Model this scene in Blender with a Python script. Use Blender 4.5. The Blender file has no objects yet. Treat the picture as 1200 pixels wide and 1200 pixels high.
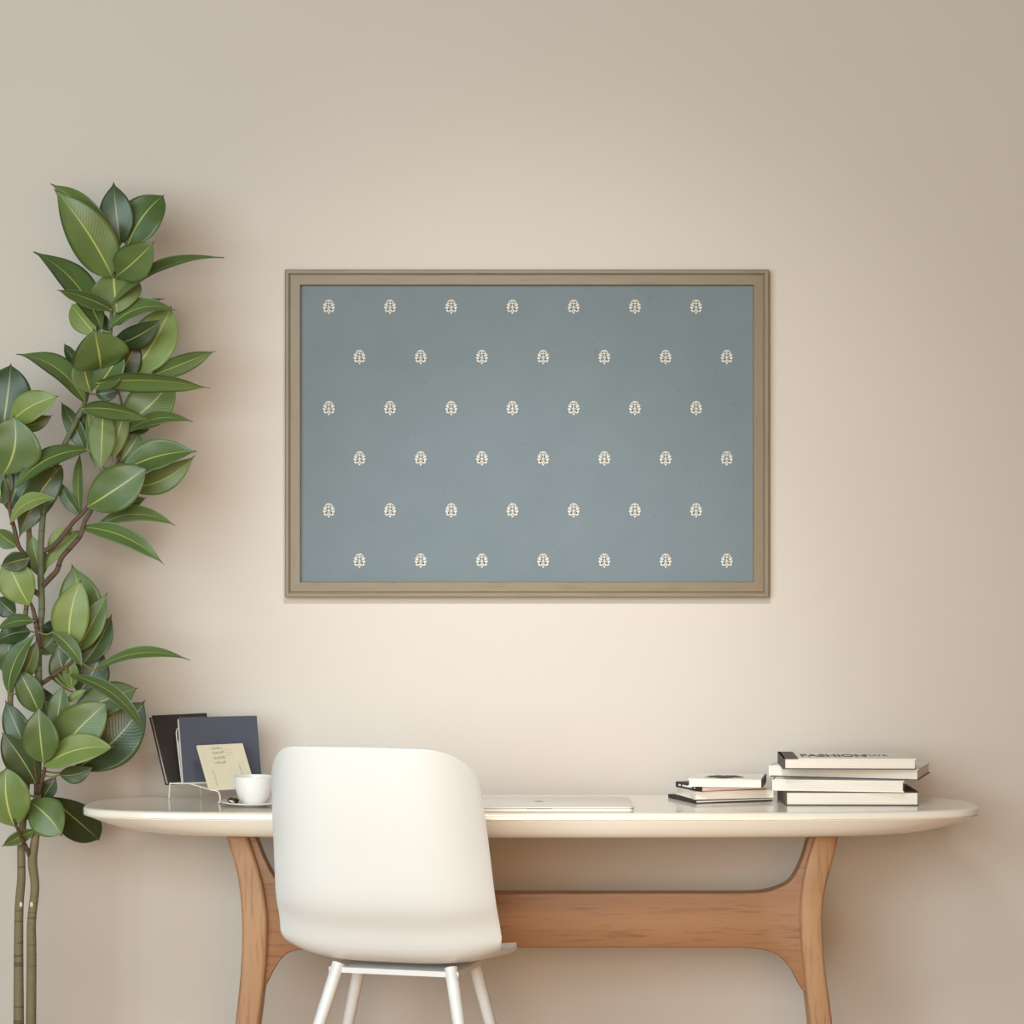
import bpy, bmesh, math, random
from mathutils import Vector, Matrix
random.seed(7)
C = bpy.context.scene.collection
R = math.radians

# ------------------------------------------------------------------ camera
F = 2912.0            # focal length in pixels of the 1200 px frame
DC = 6.12             # camera to back wall
CZ = 1.333            # eye height
HZ = 650.0            # image row of the horizon
cam_d = bpy.data.cameras.new('camera')
cam_d.sensor_width = 36.0
cam_d.lens = F / 1200.0 * 36.0
cam_d.shift_y = (HZ - 600.0) / 1200.0
cam_d.clip_start = 0.1
cam = bpy.data.objects.new('camera', cam_d)
cam.location = (0, -DC, CZ)
cam.rotation_euler = (R(90), 0, 0)
C.objects.link(cam)
bpy.context.scene.camera = cam

def P(px, py, D):
    """point at distance D in front of the camera, seen at (px, py)"""
    return Vector(((px - 600.0) * D / F, D - DC, CZ - (py - HZ) * D / F))

# ------------------------------------------------------------------ world, lights, exposure
sc = bpy.context.scene
sc.view_settings.view_transform = 'Standard'
sc.view_settings.look = 'None'
sc.view_settings.gamma = 1.0
sc.view_settings.use_curve_mapping = False
sc.view_settings.exposure = 0.0
w = bpy.data.worlds.new('world'); sc.world = w
w.use_nodes = True
w.node_tree.nodes['Background'].inputs[0].default_value = (1.0, 1.0, 1.0, 1)
w.node_tree.nodes['Background'].inputs[1].default_value = 0.06

def area(name, loc, target, sx, sy, power, col):
    l = bpy.data.lights.new(name, 'AREA'); l.shape = 'RECTANGLE'
    l.size = sx; l.size_y = sy; l.energy = power; l.color = col
    o = bpy.data.objects.new(name, l); C.objects.link(o)
    o.location = loc
    o.rotation_euler = (Vector(target) - Vector(loc)).to_track_quat('-Z', 'Y').to_euler()
    return o
def spot(name, loc, target, power, col, angle, blend, size):
    l = bpy.data.lights.new(name, 'SPOT'); l.energy = power; l.color = col
    l.spot_size = R(angle); l.spot_blend = blend; l.shadow_soft_size = size
    o = bpy.data.objects.new(name, l); C.objects.link(o)
    o.location = loc
    o.rotation_euler = (Vector(target) - Vector(loc)).to_track_quat('-Z', 'Y').to_euler()
    return o
area('window_daylight', (-2.2, -6.4, 2.1), (0.1, 0, 1.0), 5.0, 3.2, 375, (0.78, 0.95, 1.04))
area('warm_fill_light', (0.6, -7.2, 1.25), (0.3, 0, 0.8), 3.6, 2.2, 110, (1.0, 0.52, 0.14))  # added fill behind the camera, lifts the dark under the desk
spot('ceiling_spotlight', (0.0, -2.3, 2.75), (0.06, 0.0, 0.98), 122, (0.96, 1.0, 1.04), 36, 1.0, 0.15)
spot('wide_pool_fill', (0.0, -2.3, 2.75), (0.06, 0.0, 1.12), 100, (1.0, 1.0, 0.98), 62, 1.0, 0.25)  # added second beam from the same point, widens the pool on the wall

# ------------------------------------------------------------------ materials
def srgb(r, g, b):
    f = lambda c: (c/255/12.92) if c/255 <= 0.04045 else ((c/255+0.055)/1.055)**2.4
    return (f(r), f(g), f(b), 1)
class NT:
    def __init__(s, name):
        s.m = bpy.data.materials.new(name); s.m.use_nodes = True
        s.t = s.m.node_tree; s.b = s.t.nodes['Principled BSDF']
    def n(s, typ, **kw):
        nd = s.t.nodes.new(typ)
        for k, v in kw.items():
            if k.startswith('i_'):
                nd.inputs[k[2:].replace('_', ' ')].default_value = v
            else: setattr(nd, k, v)
        return nd
    def l(s, a, b): s.t.links.new(a, b)
    def math(s, op, a, b=None, c=None):
        nd = s.n('ShaderNodeMath', operation=op)
        for i, x in enumerate((a, b, c)):
            if x is None: continue
            if isinstance(x, (int, float)): nd.inputs[i].default_value = x
            else: s.l(x, nd.inputs[i])
        return nd.outputs[0]
    def mix(s, fac, a, b):
        nd = s.n('ShaderNodeMix', data_type='RGBA')
        for sock, x in ((nd.inputs[0], fac), (nd.inputs[6], a), (nd.inputs[7], b)):
            if isinstance(x, (int, float, tuple)): sock.default_value = x
            else: s.l(x, sock)
        return nd.outputs[2]
def plain(name, col, rough=0.5, spec=0.5, metal=0.0, var=0.04, scale=30, bump=0.0, coat=0.0):
    k = NT(name)
    tc = k.n('ShaderNodeTexCoord')
    nz = k.n('ShaderNodeTexNoise', i_Scale=scale, i_Detail=3.0); k.l(tc.outputs['Object'], nz.inputs['Vector'])
    a = tuple(c*(1-var) for c in col[:3])+(1,); b = tuple(min(1, c*(1+var)) for c in col[:3])+(1,)
    k.l(k.mix(nz.outputs['Fac'], a, b), k.b.inputs['Base Color'])
    k.b.inputs['Roughness'].default_value = rough
    k.b.inputs['Specular IOR Level'].default_value = spec
    k.b.inputs['Metallic'].default_value = metal
    k.b.inputs['Coat Weight'].default_value = coat
    if bump:
        bp = k.n('ShaderNodeBump', i_Strength=bump, i_Distance=0.002); k.l(nz.outputs['Fac'], bp.inputs['Height'])
        k.l(bp.outputs[0], k.b.inputs['Normal'])
    return k.m
def wood(name, c1, c2, c3, axis, rough=0.45, scale=1.0):
    k = NT(name)
    tc = k.n('ShaderNodeTexCoord')
    mp = k.n('ShaderNodeMapping'); k.l(tc.outputs['Object'], mp.inputs['Vector'])
    st = [26*scale]*3; st[axis] = 2.2*scale; mp.inputs['Scale'].default_value = st
    n1 = k.n('ShaderNodeTexNoise', i_Scale=1.0, i_Detail=5.0, i_Distortion=1.2); k.l(mp.outputs[0], n1.inputs['Vector'])
    n2 = k.n('ShaderNodeTexNoise', i_Scale=5.0, i_Detail=4.0, i_Distortion=0.4); k.l(mp.outputs[0], n2.inputs['Vector'])
    base = k.mix(n1.outputs['Fac'], c1, c2)
    dk = k.n('ShaderNodeMapRange'); dk.inputs[1].default_value = 0.52; dk.inputs[2].default_value = 0.72
    k.l(n2.outputs['Fac'], dk.inputs[0])
    k.l(k.mix(k.math('MULTIPLY', dk.outputs[0], 0.55), base, c3), k.b.inputs['Base Color'])
    k.b.inputs['Roughness'].default_value = rough
    bp = k.n('ShaderNodeBump', i_Strength=0.12, i_Distance=0.002); k.l(n2.outputs['Fac'], bp.inputs['Height'])
    k.l(bp.outputs[0], k.b.inputs['Normal'])
    return k.m
def leaf_mat(name, dark, light, rib, rough, vein=0.35, trans=0.12):
    k = NT(name)
    uv = k.n('ShaderNodeUVMap', uv_map='leaf'); sp = k.n('ShaderNodeSeparateXYZ'); k.l(uv.outputs[0], sp.inputs[0])
    au = k.math('ABSOLUTE', k.math('SUBTRACT', k.math('MULTIPLY', sp.outputs[0], 2.0), 1.0))
    oi = k.n('ShaderNodeObjectInfo')
    tc = k.n('ShaderNodeTexCoord')
    nz = k.n('ShaderNodeTexNoise', i_Scale=14.0, i_Detail=2.0); k.l(tc.outputs['Object'], nz.inputs['Vector'])
    f = k.math('MULTIPLY_ADD', nz.outputs['Fac'], 0.5, k.math('MULTIPLY', oi.outputs['Random'], 0.55))
    base = k.mix(f, dark, light)
    ph = k.math('MULTIPLY_ADD', au, -0.22, sp.outputs[1])
    wv = k.math('SINE', k.math('MULTIPLY', ph, 150.0))
    wv = k.math('MAXIMUM', k.math('MULTIPLY_ADD', wv, 2.0, -1.0), 0.0)
    base = k.mix(k.math('MULTIPLY', wv, vein), base, light)
    rw = k.math('MULTIPLY_ADD', sp.outputs[1], -0.032, 0.050)
    rm = k.math('LESS_THAN', au, rw)
    base = k.mix(rm, base, rib)
    tipm = k.math('GREATER_THAN', sp.outputs[1], 0.955)
    k.l(k.mix(tipm, base, srgb(84, 68, 50)), k.b.inputs['Base Color'])
    k.b.inputs['Roughness'].default_value = rough
    k.b.inputs['Specular IOR Level'].default_value = 0.5
    bp = k.n('ShaderNodeBump', i_Strength=0.25, i_Distance=0.001); k.l(wv, bp.inputs['Height'])
    k.l(bp.outputs[0], k.b.inputs['Normal'])
    # light that filters through a leaf blade
    tr = k.n('ShaderNodeBsdfTranslucent'); tr.inputs[0].default_value = tuple(min(1, c*1.5) for c in light[:3])+(1,)
    ms = k.n('ShaderNodeMixShader'); ms.inputs[0].default_value = trans
    out = k.t.nodes['Material Output']
    k.l(k.b.outputs[0], ms.inputs[1]); k.l(tr.outputs[0], ms.inputs[2]); k.l(ms.outputs[0], out.inputs['Surface'])
    return k.m
def fabric(name, c1, c2, speck):
    k = NT(name)
    tc = k.n('ShaderNodeTexCoord')
    def thread(sx, sz):
        mp = k.n('ShaderNodeMapping'); k.l(tc.outputs['Object'], mp.inputs['Vector']); mp.inputs['Scale'].default_value = (sx, 1, sz)
        nz = k.n('ShaderNodeTexNoise', i_Scale=1.0, i_Detail=3.0); k.l(mp.outputs[0], nz.inputs['Vector']); return nz.outputs['Fac']
    f = k.math('MULTIPLY_ADD', thread(700, 25), 0.5, k.math('MULTIPLY', thread(25, 700), 0.5))
    big = k.n('ShaderNodeTexNoise', i_Scale=9.0); k.l(tc.outputs['Object'], big.inputs['Vector'])
    f2 = k.math('MULTIPLY_ADD', big.outputs['Fac'], 0.4, k.math('MULTIPLY', f, 0.6))
    base = k.mix(f2, c1, c2)
    sn = k.n('ShaderNodeTexNoise', i_Scale=60.0, i_Detail=1.0); k.l(tc.outputs['Object'], sn.inputs['Vector'])
    k.l(k.mix(k.math('MULTIPLY', k.math('GREATER_THAN', sn.outputs['Fac'], 0.77), 0.25), base, speck), k.b.inputs['Base Color'])
    k.b.inputs['Roughness'].default_value = 0.95; k.b.inputs['Specular IOR Level'].default_value = 0.1
    bp = k.n('ShaderNodeBump', i_Strength=0.2, i_Distance=0.0005); k.l(f, bp.inputs['Height']); k.l(bp.outputs[0], k.b.inputs['Normal'])
    return k.m
def pages(name, col):
    k = NT(name)
    tc = k.n('ShaderNodeTexCoord'); mp = k.n('ShaderNodeMapping'); mp.inputs['Scale'].default_value = (3, 3, 900)
    k.l(tc.outputs['Object'], mp.inputs['Vector'])
    nz = k.n('ShaderNodeTexNoise', i_Scale=1.0, i_Detail=2.0); k.l(mp.outputs[0], nz.inputs['Vector'])
    k.l(k.mix(nz.outputs['Fac'], tuple(c*0.82 for c in col[:3])+(1,), col), k.b.inputs['Base Color'])
    k.b.inputs['Roughness'].default_value = 0.8; k.b.inputs['Specular IOR Level'].default_value = 0.2
    return k.m

M = {}
M['wall'] = plain('wall_paint', (0.600, 0.535, 0.465, 1), 0.9, 0.2, var=0.015, scale=3, bump=0.03)
M['white_wall'] = plain('white_paint', (0.75, 0.72, 0.68, 1), 0.9, 0.2, var=0.02, scale=3)
M['floor'] = wood('floor_boards', srgb(206, 160, 112), srgb(184, 136, 90), srgb(140, 98, 62), 0, 0.5, 0.5)
M['table'] = plain('cream_lacquer', srgb(243, 233, 216), 0.2, 0.5, var=0.01, scale=8, coat=0.4)
M['oak_h'] = wood('oak_along', srgb(164, 117, 79), srgb(146, 99, 63), srgb(100, 64, 38), 0)
M['oak_v'] = wood('oak_upright', srgb(186, 144, 104), srgb(168, 124, 86), srgb(128, 88, 58), 2)
M['chair'] = plain('white_shell_plastic', srgb(244, 245, 241), 0.32, 0.5, var=0.01, scale=5)
M['chair_leg'] = plain('white_metal', srgb(235, 235, 232), 0.4, 0.5)
M['frame'] = wood('taupe_frame_wood', srgb(134, 119, 95), srgb(124, 109, 86), srgb(110, 95, 73), 0, 0.5)
M['frame_v'] = wood('taupe_frame_wood_upright', srgb(134, 119, 95), srgb(124, 109, 86), srgb(110, 95, 73), 2, 0.5)
M['fabric'] = fabric('slate_linen', srgb(105, 116, 121), srgb(125, 135, 137), srgb(86, 98, 102))
M['motif'] = plain('cream_print', srgb(208, 202, 190), 0.9, 0.1, var=0.05, scale=300)
M['cup'] = plain('white_china', srgb(238, 234, 228), 0.2, 0.5, var=0.01, coat=0.2)
M['laptop'] = plain('pale_aluminium', srgb(226, 220, 210), 0.35, 0.5, metal=0.15, var=0.01)
M['dark'] = plain('dark_grey_mark', srgb(70, 66, 62), 0.5)
M['black'] = plain('black_cloth', srgb(34, 31, 29), 0.55, 0.4, var=0.15, scale=60)
M['brownblack'] = plain('dark_board', srgb(50, 44, 41), 0.45, 0.5, var=0.1, scale=40)
M['slate'] = plain('slate_card', srgb(74, 76, 87), 0.6, 0.3, var=0.03)
M['card'] = plain('kraft_cream_card', srgb(216, 205, 178), 0.8, 0.2, var=0.04, scale=60)
M['ink'] = plain('grey_pen_ink', srgb(150, 140, 112), 0.8, 0.2)
M['wire'] = plain('white_wire', srgb(232, 226, 216), 0.4, 0.5)
M['steel'] = plain('steel_wire', srgb(150, 146, 142), 0.35, 0.5, metal=0.6)
M['page'] = pages('cream_pages', srgb(240, 231, 217))
M['page_grey'] = pages('grey_pages', srgb(205, 192, 180))
M['cover_cream'] = plain('cream_cover', srgb(236, 228, 210), 0.5, 0.4, var=0.02)
M['cover_white'] = plain('white_cover', srgb(238, 232, 222), 0.5, 0.4, var=0.02)
M['cover_dark'] = plain('umber_cover', srgb(84, 75, 66), 0.6, 0.3, var=0.1, scale=200)
M['cover_red'] = plain('red_board', srgb(196, 72, 58), 0.6, 0.3)
M['choc'] = plain('dark_glossy_wrapper', srgb(40, 31, 26), 0.2, 0.6, var=0.2, scale=200)
M['pot'] = plain('pale_grey_ceramic', srgb(205, 198, 188), 0.6, 0.4, var=0.03)
M['soil'] = plain('dark_soil', srgb(62, 47, 36), 0.95, 0.1, var=0.4, scale=120, bump=0.8)
def bark(name, c1, c2, c3):
    k = NT(name); tc = k.n('ShaderNodeTexCoord')
    n1 = k.n('ShaderNodeTexNoise', i_Scale=35.0, i_Detail=4.0); k.l(tc.outputs['Object'], n1.inputs['Vector'])
    mp = k.n('ShaderNodeMapping'); mp.inputs['Scale'].default_value = (8, 8, 120); k.l(tc.outputs['Object'], mp.inputs['Vector'])
    n2 = k.n('ShaderNodeTexNoise', i_Scale=1.0, i_Detail=2.0); k.l(mp.outputs[0], n2.inputs['Vector'])
    a = k.mix(n1.outputs['Fac'], c1, c2)
    k.l(k.mix(k.math('GREATER_THAN', n2.outputs['Fac'], 0.62), a, c3), k.b.inputs['Base Color'])
    k.b.inputs['Roughness'].default_value = 0.75
    bp = k.n('ShaderNodeBump', i_Strength=0.4, i_Distance=0.003); k.l(n2.outputs['Fac'], bp.inputs['Height']); k.l(bp.outputs[0], k.b.inputs['Normal'])
    return k.m
M['bark'] = bark('mossy_bark', srgb(112, 102, 74), srgb(136, 122, 92), srgb(98, 88, 64))
M['bark_green'] = bark('green_bark', srgb(84, 92, 66), srgb(112, 116, 84), srgb(82, 80, 60))
M['twig'] = bark('brown_twig', srgb(82, 62, 48), srgb(104, 80, 62), srgb(60, 44, 36))
M['leaf_shaded'] = leaf_mat('shaded_leaf', srgb(44, 60, 34), srgb(80, 100, 58), srgb(158, 168, 96), 0.30, 0.22)  # darker tone mostly paints in less light through the blade, partly leaf age
M['leaf_mid'] = leaf_mat('leaf_blade', srgb(64, 86, 44), srgb(114, 136, 76), srgb(182, 190, 98), 0.34, 0.35, 0.16)
M['leaf_backlit'] = leaf_mat('backlit_leaf', srgb(98, 122, 58), srgb(150, 168, 96), srgb(206, 210, 112), 0.38, 0.45, 0.22)  # paler tone mostly paints in light shining through the blade, partly leaf age
M['leaf_under'] = leaf_mat('leaf_underside', srgb(94, 112, 62), srgb(134, 150, 92), srgb(204, 206, 110), 0.5, 0.4, 0.16)
M['petiole'] = plain('petiole_green', srgb(128, 134, 74), 0.5, 0.4, var=0.2, scale=60)

# ------------------------------------------------------------------ helpers
def link(name, bm, mats, parent=None, smooth=True, autosmooth=None):
    me = bpy.data.meshes.new(name)
    bmesh.ops.recalc_face_normals(bm, faces=bm.faces[:]) if autosmooth != 'raw' else None
    bm.to_mesh(me); bm.free()
    for m in (mats if isinstance(mats, (list, tuple)) else [mats]): me.materials.append(m)
    if smooth:
        for p in me.polygons: p.use_smooth = True
        if autosmooth not in ('raw', 'all'): me.set_sharp_from_angle(angle=R(autosmooth or 35))
    o = bpy.data.objects.new(name, me); C.objects.link(o)
    if parent:
        o.parent = parent
        o.matrix_parent_inverse = parent.matrix_basis.inverted()
    return o
def thing(name, label, cat, loc, group=None):
    o = bpy.data.objects.new(name, None); C.objects.link(o)
    o.location = loc; o.empty_display_size = 0.05
    o['label'] = label; o['category'] = cat
    if group: o['group'] = group
    return o
def struct(o): o['kind'] = 'structure'; return o
def box(bm, x0, x1, y0, y1, z0, z1, mi=0, mat=None):
    vs = [bm.verts.new((x, y, z)) for x in (x0, x1) for y in (y0, y1) for z in (z0, z1)]
    if mat is not None:
        for v in vs: v.co = mat @ v.co
    fs = [(0,1,3,2),(4,6,7,5),(0,4,5,1),(2,3,7,6),(0,2,6,4),(1,5,7,3)]
    out = []
    for f in fs:
        fc = bm.faces.new([vs[i] for i in f]); fc.material_index = mi; out.append(fc)
    return vs, out
def bevel_all(bm, w, seg=2):
    bmesh.ops.recalc_face_normals(bm, faces=bm.faces[:])
    bmesh.ops.bevel(bm, geom=bm.edges[:], offset=w, segments=seg, profile=0.5, affect='EDGES', clamp_overlap=True)
def tube(bm, pts, rad, n=10, mi=0, caps=True):
    pts = [Vector(p) for p in pts]
    if not isinstance(rad, (list, tuple)): rad = [rad]*len(pts)
    rings = []; ref = None
    for i, p in enumerate(pts):
        d = (pts[min(i+1, len(pts)-1)] - pts[max(i-1, 0)]).normalized()
        if ref is None:
            ref = Vector((0, 0, 1)) if abs(d.z) < 0.8 else Vector((1, 0, 0))
        a = (ref - d*ref.dot(d)).normalized(); ref = a
        b = d.cross(a)
        rings.append([bm.verts.new(p + (a*math.cos(2*math.pi*k/n) + b*math.sin(2*math.pi*k/n))*rad[i]) for k in range(n)])
    for i in range(len(rings)-1):
        for k in range(n):
            f = bm.faces.new((rings[i][k], rings[i][(k+1) % n], rings[i+1][(k+1) % n], rings[i+1][k])); f.material_index = mi
    if caps:
        for r in (rings[0], rings[-1]):
            f = bm.faces.new(r); f.material_index = mi
def smooth_path(pts, sub=5):
    """Catmull-Rom through points (tuples of any length)"""
    out = []
    n = len(pts)
    for i in range(n-1):
        p0, p1, p2, p3 = pts[max(i-1, 0)], pts[i], pts[i+1], pts[min(i+2, n-1)]
        for k in range(sub):
            t = k/sub
            out.append(tuple(0.5*((2*b)+(-a+c)*t+(2*a-5*b+4*c-d)*t*t+(-a+3*b-3*c+d)*t**3) for a, b, c, d in zip(p0, p1, p2, p3)))
    out.append(tuple(pts[-1])); return out
def lathe(bm, prof, cx, cy, n=48, mi=0):
    rings = []
    for r, z in prof:
        if r < 1e-6: rings.append([bm.verts.new((cx, cy, z))])
        else: rings.append([bm.verts.new((cx+r*math.cos(2*math.pi*k/n), cy+r*math.sin(2*math.pi*k/n), z)) for k in range(n)])
    for a, b in zip(rings, rings[1:]):
        for k in range(n):
            q = [a[k % len(a)], a[(k+1) % len(a)], b[(k+1) % len(b)], b[k % len(b)]]
            u = []
            for v in q:
                if v not in u: u.append(v)
            if len(u) >= 3:
                f = bm.faces.new(u); f.material_index = mi

# ------------------------------------------------------------------ the room
bm = bmesh.new(); box(bm, -4.5, 4.5, 0, 0.12, 0, 3.0); struct(link('wall_back', bm, M['wall'], smooth=False))
bm = bmesh.new(); box(bm, -4.5, 4.5, -7.5, 0.12, -0.1, 0); struct(link('floor', bm, M['floor'], smooth=False))

# ------------------------------------------------------------------ desk
TX, TY, TD = 0.044, -0.30, 5.82
HA, HB, TOPZ, BOTZ = 1.041, 0.22, 0.75, 0.691
desk = thing('desk', 'long cream desk with rounded ends and an oak trestle base, against the wall', 'desk', (TX, TY, 0))
def sring(bm, a, b, z, n=160, e=3.6):
    out = []
    for k in range(n):
        t = 2*math.pi*k/n; c, s = math.cos(t), math.sin(t)
        out.append(bm.verts.new((TX + a*math.copysign(abs(c)**(2/e), c), TY + b*math.copysign(abs(s)**(2/e), s), z)))
    return out
bm = bmesh.new()
prof = [(0.30, 0.18, TOPZ), (0.02, 0.015, TOPZ), (0.008, 0.007, TOPZ), (0.002, 0.0025, TOPZ-0.0018), (0, 0, TOPZ-0.005), (0, 0, TOPZ-0.0155), (0.001, 0.001, TOPZ-0.0165),
        (0.004, 0.004, TOPZ-0.0168), (0.004, 0.004, TOPZ-0.0182), (0.001, 0.001, TOPZ-0.0185)]
for i in range(1, 13):
    t = i/12
    prof.append((0.002+0.19*t, 0.001+0.030*t, TOPZ-0.0185-(TOPZ-0.0185-BOTZ)*(1-(1-t)**2)))
prof.append((0.5, 0.15, BOTZ))
rings = [sring(bm, HA-ix, HB-iy, z) for ix, iy, z in prof]
for a, b in zip(rings, rings[1:]):
    for k in range(len(a)):
        bm.faces.new((a[k], a[(k+1) % len(a)], b[(k+1) % len(b)], b[k]))
bm.faces.new(rings[0]); bm.faces.new(rings[-1])
link('tabletop', bm, M['table'], desk, autosmooth=40)

def extrude_outline(pts2d, D, y0, y1, name, mat, bev, skip=(), seg=3):
    """outline in frame pixels at distance D, turned into a solid between y0 and y1"""
    bm = bmesh.new()
    co = [P(x, y, D) for x, y in pts2d]
    fr = [bm.verts.new((c.x, y0, c.z)) for c in co]; bk = [bm.verts.new((c.x, y1, c.z)) for c in co]
    n = len(co)
    bm.faces.new(fr); bm.faces.new(bk[::-1])
    for i in range(n): bm.faces.new((fr[i], bk[i], bk[(i+1) % n], fr[(i+1) % n]))
    bmesh.ops.recalc_face_normals(bm, faces=bm.faces[:])
    fs, bs = set(fr), set(bk)
    es = [e for e in bm.edges if (all(v in fs for v in e.verts) or all(v in bs for v in e.verts))]
    bmesh.ops.bevel(bm, geom=es, offset=bev, segments=seg, profile=0.5, affect='EDGES', clamp_overlap=True)
    return link(name, bm, mat, desk, autosmooth=30)
DL = 5.79
def side(pts): return smooth_path(pts, 4)
l_out = side([(265, 978), (275, 1010), (281, 1040), (284, 1080), (283, 1130), (276, 1200), (258, 1346)])
l_in = side([(290, 978), (300, 1006), (308, 1035), (312, 1060), (314, 1085), (312, 1130), (304, 1200), (284, 1346)])
r_out = side([(982, 978), (976, 1005), (968, 1035), (964, 1060), (963, 1085), (966, 1130), (975, 1200), (992, 1346)])
r_in = side([(955, 978), (948, 1000), (941, 1028), (938, 1055), (937, 1085), (941, 1130), (949, 1200), (966, 1346)])
extrude_outline(l_out + l_in[::-1], DL, TY-0.045, TY+0.045, 'leg', M['oak_v'], 0.016, seg=4)
extrude_outline(r_out + r_in[::-1], DL, TY-0.045, TY+0.045, 'leg', M['oak_v'], 0.016, seg=4)
web_t = side([(286, 980), (299, 981), (308, 1003), (318, 1023), (329, 1037), (348, 1045), (380, 1047)]) + side([(870, 1047), (892, 1046), (909, 1042), (925, 1034), (935, 1020), (943, 1000), (949, 981), (962, 980)])
web_b = side([(955, 1170), (940, 1160), (926, 1135), (905, 1116), (870, 1111)]) + side([(380, 1111), (340, 1116), (322, 1135), (309, 1160), (294, 1170)])
extrude_outline(web_t + web_b, DL, TY-0.026, TY+0.026, 'stretcher', M['oak_h'], 0.007)
for px in (271, 979):
    X = (px-600)*DL/F
    bm = bmesh.new(); box(bm, X-0.03, X+0.03, TY-0.19, TY+0.19, 0.0, 0.035); bevel_all(bm, 0.008)
    link('foot', bm, M['oak_v'], desk)

# ------------------------------------------------------------------ pinboard
DW = 6.10
FX0, FX1 = (334-600)*DW/F, (901-600)*DW/F
FZ1, FZ0 = CZ-(316-HZ)*DW/F, CZ-(700-HZ)*DW/F
pin = thing('pinboard', 'wide taupe wood framed fabric pinboard, slate blue with cream flower sprigs, hung on the wall', 'pinboard', ((FX0+FX1)/2, 0, FZ0))
pf = [(0, 0.001), (0, 0.024), (0.002, 0.026), (0.0085, 0.026), (0.0100, 0.0255), (0.0112, 0.0185), (0.0128, 0.0185), (0.0140, 0.0215), (0.0360, 0.0225), (0.0375, 0.0215), (0.0385, 0.006), (0.0385, 0.001)]
def corner(o, h, i):
    x = FX0+o if i in (0, 3) else FX1-o
    z = FZ0+o if i in (0, 1) else FZ1-o
    return (x, -h, z)
for i in range(4):
    j = (i+1) % 4
    bm = bmesh.new()
    A = [bm.verts.new(corner(o, h, i)) for o, h in pf]; B = [bm.verts.new(corner(o, h, j)) for o, h in pf]
    n = len(pf)
    for k in range(n): bm.faces.new((A[k], A[(k+1) % n], B[(k+1) % n], B[k]))
    bm.faces.new(A); bm.faces.new(B[::-1])
    link('frame_rail', bm, M['frame'] if i in (0, 2) else M['frame_v'], pin, smooth=False)
bm = bmesh.new()
PY = -0.010
box(bm, FX0+0.037, FX1-0.037, PY, -0.002, FZ0+0.037, FZ1-0.037)
def ell(bm, cx, cz, a, b, ang, n=12, th=0.0005):
    ca, sa = math.cos(ang), math.sin(ang)
    top = []
    for k in range(n):
        t = 2*math.pi*k/n; x, z = 1.06*a*math.cos(t), 1.2*b*math.sin(t)*(0.6+0.4*math.cos(t/2)**2)
        top.append((cx+x*ca-z*sa, cz+x*sa+z*ca))
    f = [bm.verts.new((x, PY-th, z)) for x, z in top]; g = [bm.verts.new((x, PY+0.0005, z)) for x, z in top]
    bm.faces.new(f).material_index = 1
    for k in range(n): bm.faces.new((f[k], g[k], g[(k+1) % n], f[(k+1) % n])).material_index = 1
PXM = DW/F
def motif(px, py):
    cx, cz = (px-600)*PXM, CZ-(py-HZ)*PXM
    u = PXM*1.0
    E = lambda x, y, a, b, deg: ell(bm, cx+x*u, cz+y*u, a*u, b*u, R(deg))
    for deg in (5, 38, 72, 108, 142, 175):                      # crown petals
        E(2.6*math.cos(R(deg))*1.15, 4.4+2.3*math.sin(R(deg)), 1.75, 1.25, deg)
    E(0, 4.2, 1.2, 1.2, 0)
    for s in (1, -1):
        E(s*3.9, 1.6, 2.9, 1.2, 90-s*57)
        E(s*1.6, -0.2, 1.5, 0.9, 90-s*50)
        E(s*4.4, -2.0, 2.9, 1.4, 90-s*48)
        E(s*2.2, -4.0, 2.3, 1.1, 90-s*45)
        E(s*4.3, -5.0, 1.9, 1.0, 90-s*60)
    E(0, -2.0, 4.6, 0.6, 90)
    E(0, -6.8, 1.6, 1.2, 90)
for r, y in enumerate((359, 418, 478, 537, 598, 657)):
    for c in range(7):
        motif((385 if r % 2 == 0 else 421) + c*71.85, y)
link('fabric_panel', bm, [M['fabric'], M['motif']], pin, smooth=False)

# ------------------------------------------------------------------ chair
CD = 5.40
cyaw = R(15)
cx0 = (446-600)*CD/F
chair = thing('chair', 'white moulded shell chair seen from behind, pulled up to the desk', 'chair', (cx0, CD-DC, 0))
CM = Matrix.Translation((cx0, CD-DC, 0)) @ Matrix.Rotation(-cyaw, 4, 'Z')
ZT = CZ-(878-HZ)*5.24/F
cprof = smooth_path([(-0.168, ZT, 0.221, .10), (-0.134, ZT-.10, 0.234, .10), (-0.090, ZT-.22, 0.242, .09), (-0.044, ZT-.34, 0.248, .075), (0.000, .52, .250, .06), (0.035, .462, .252, .05), (0.09, .438, .245, .035), (0.20, .432, .24, .02), (0.30, .44, .23, .01), (0.345, .43, .20, .004)], 8)
pl = [0.0]
for a, b in zip(cprof, cprof[1:]): pl.append(pl[-1]+math.hypot(b[0]-a[0], b[1]-a[1]))
def prof_at(l):
    for i in range(len(pl)-1):
        if l <= pl[i+1]:
            t = (l-pl[i])/(pl[i+1]-pl[i]); return [a+(b-a)*t for a, b in zip(cprof[i], cprof[i+1])]
    return list(cprof[-1])
rc = 0.080; L = pl[-1]
ls = [rc*(1-math.cos(math.pi/2*k/8)) for k in range(9)] + [rc+(L-2*rc)*k/36 for k in range(1, 36)] + [L-rc*(1-math.sin(math.pi/2*(1-k/8))) if False else L-rc+rc*math.sin(math.pi/2*k/8) for k in range(9)]
NS = 40
bm = bmesh.new(); grid = []
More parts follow.
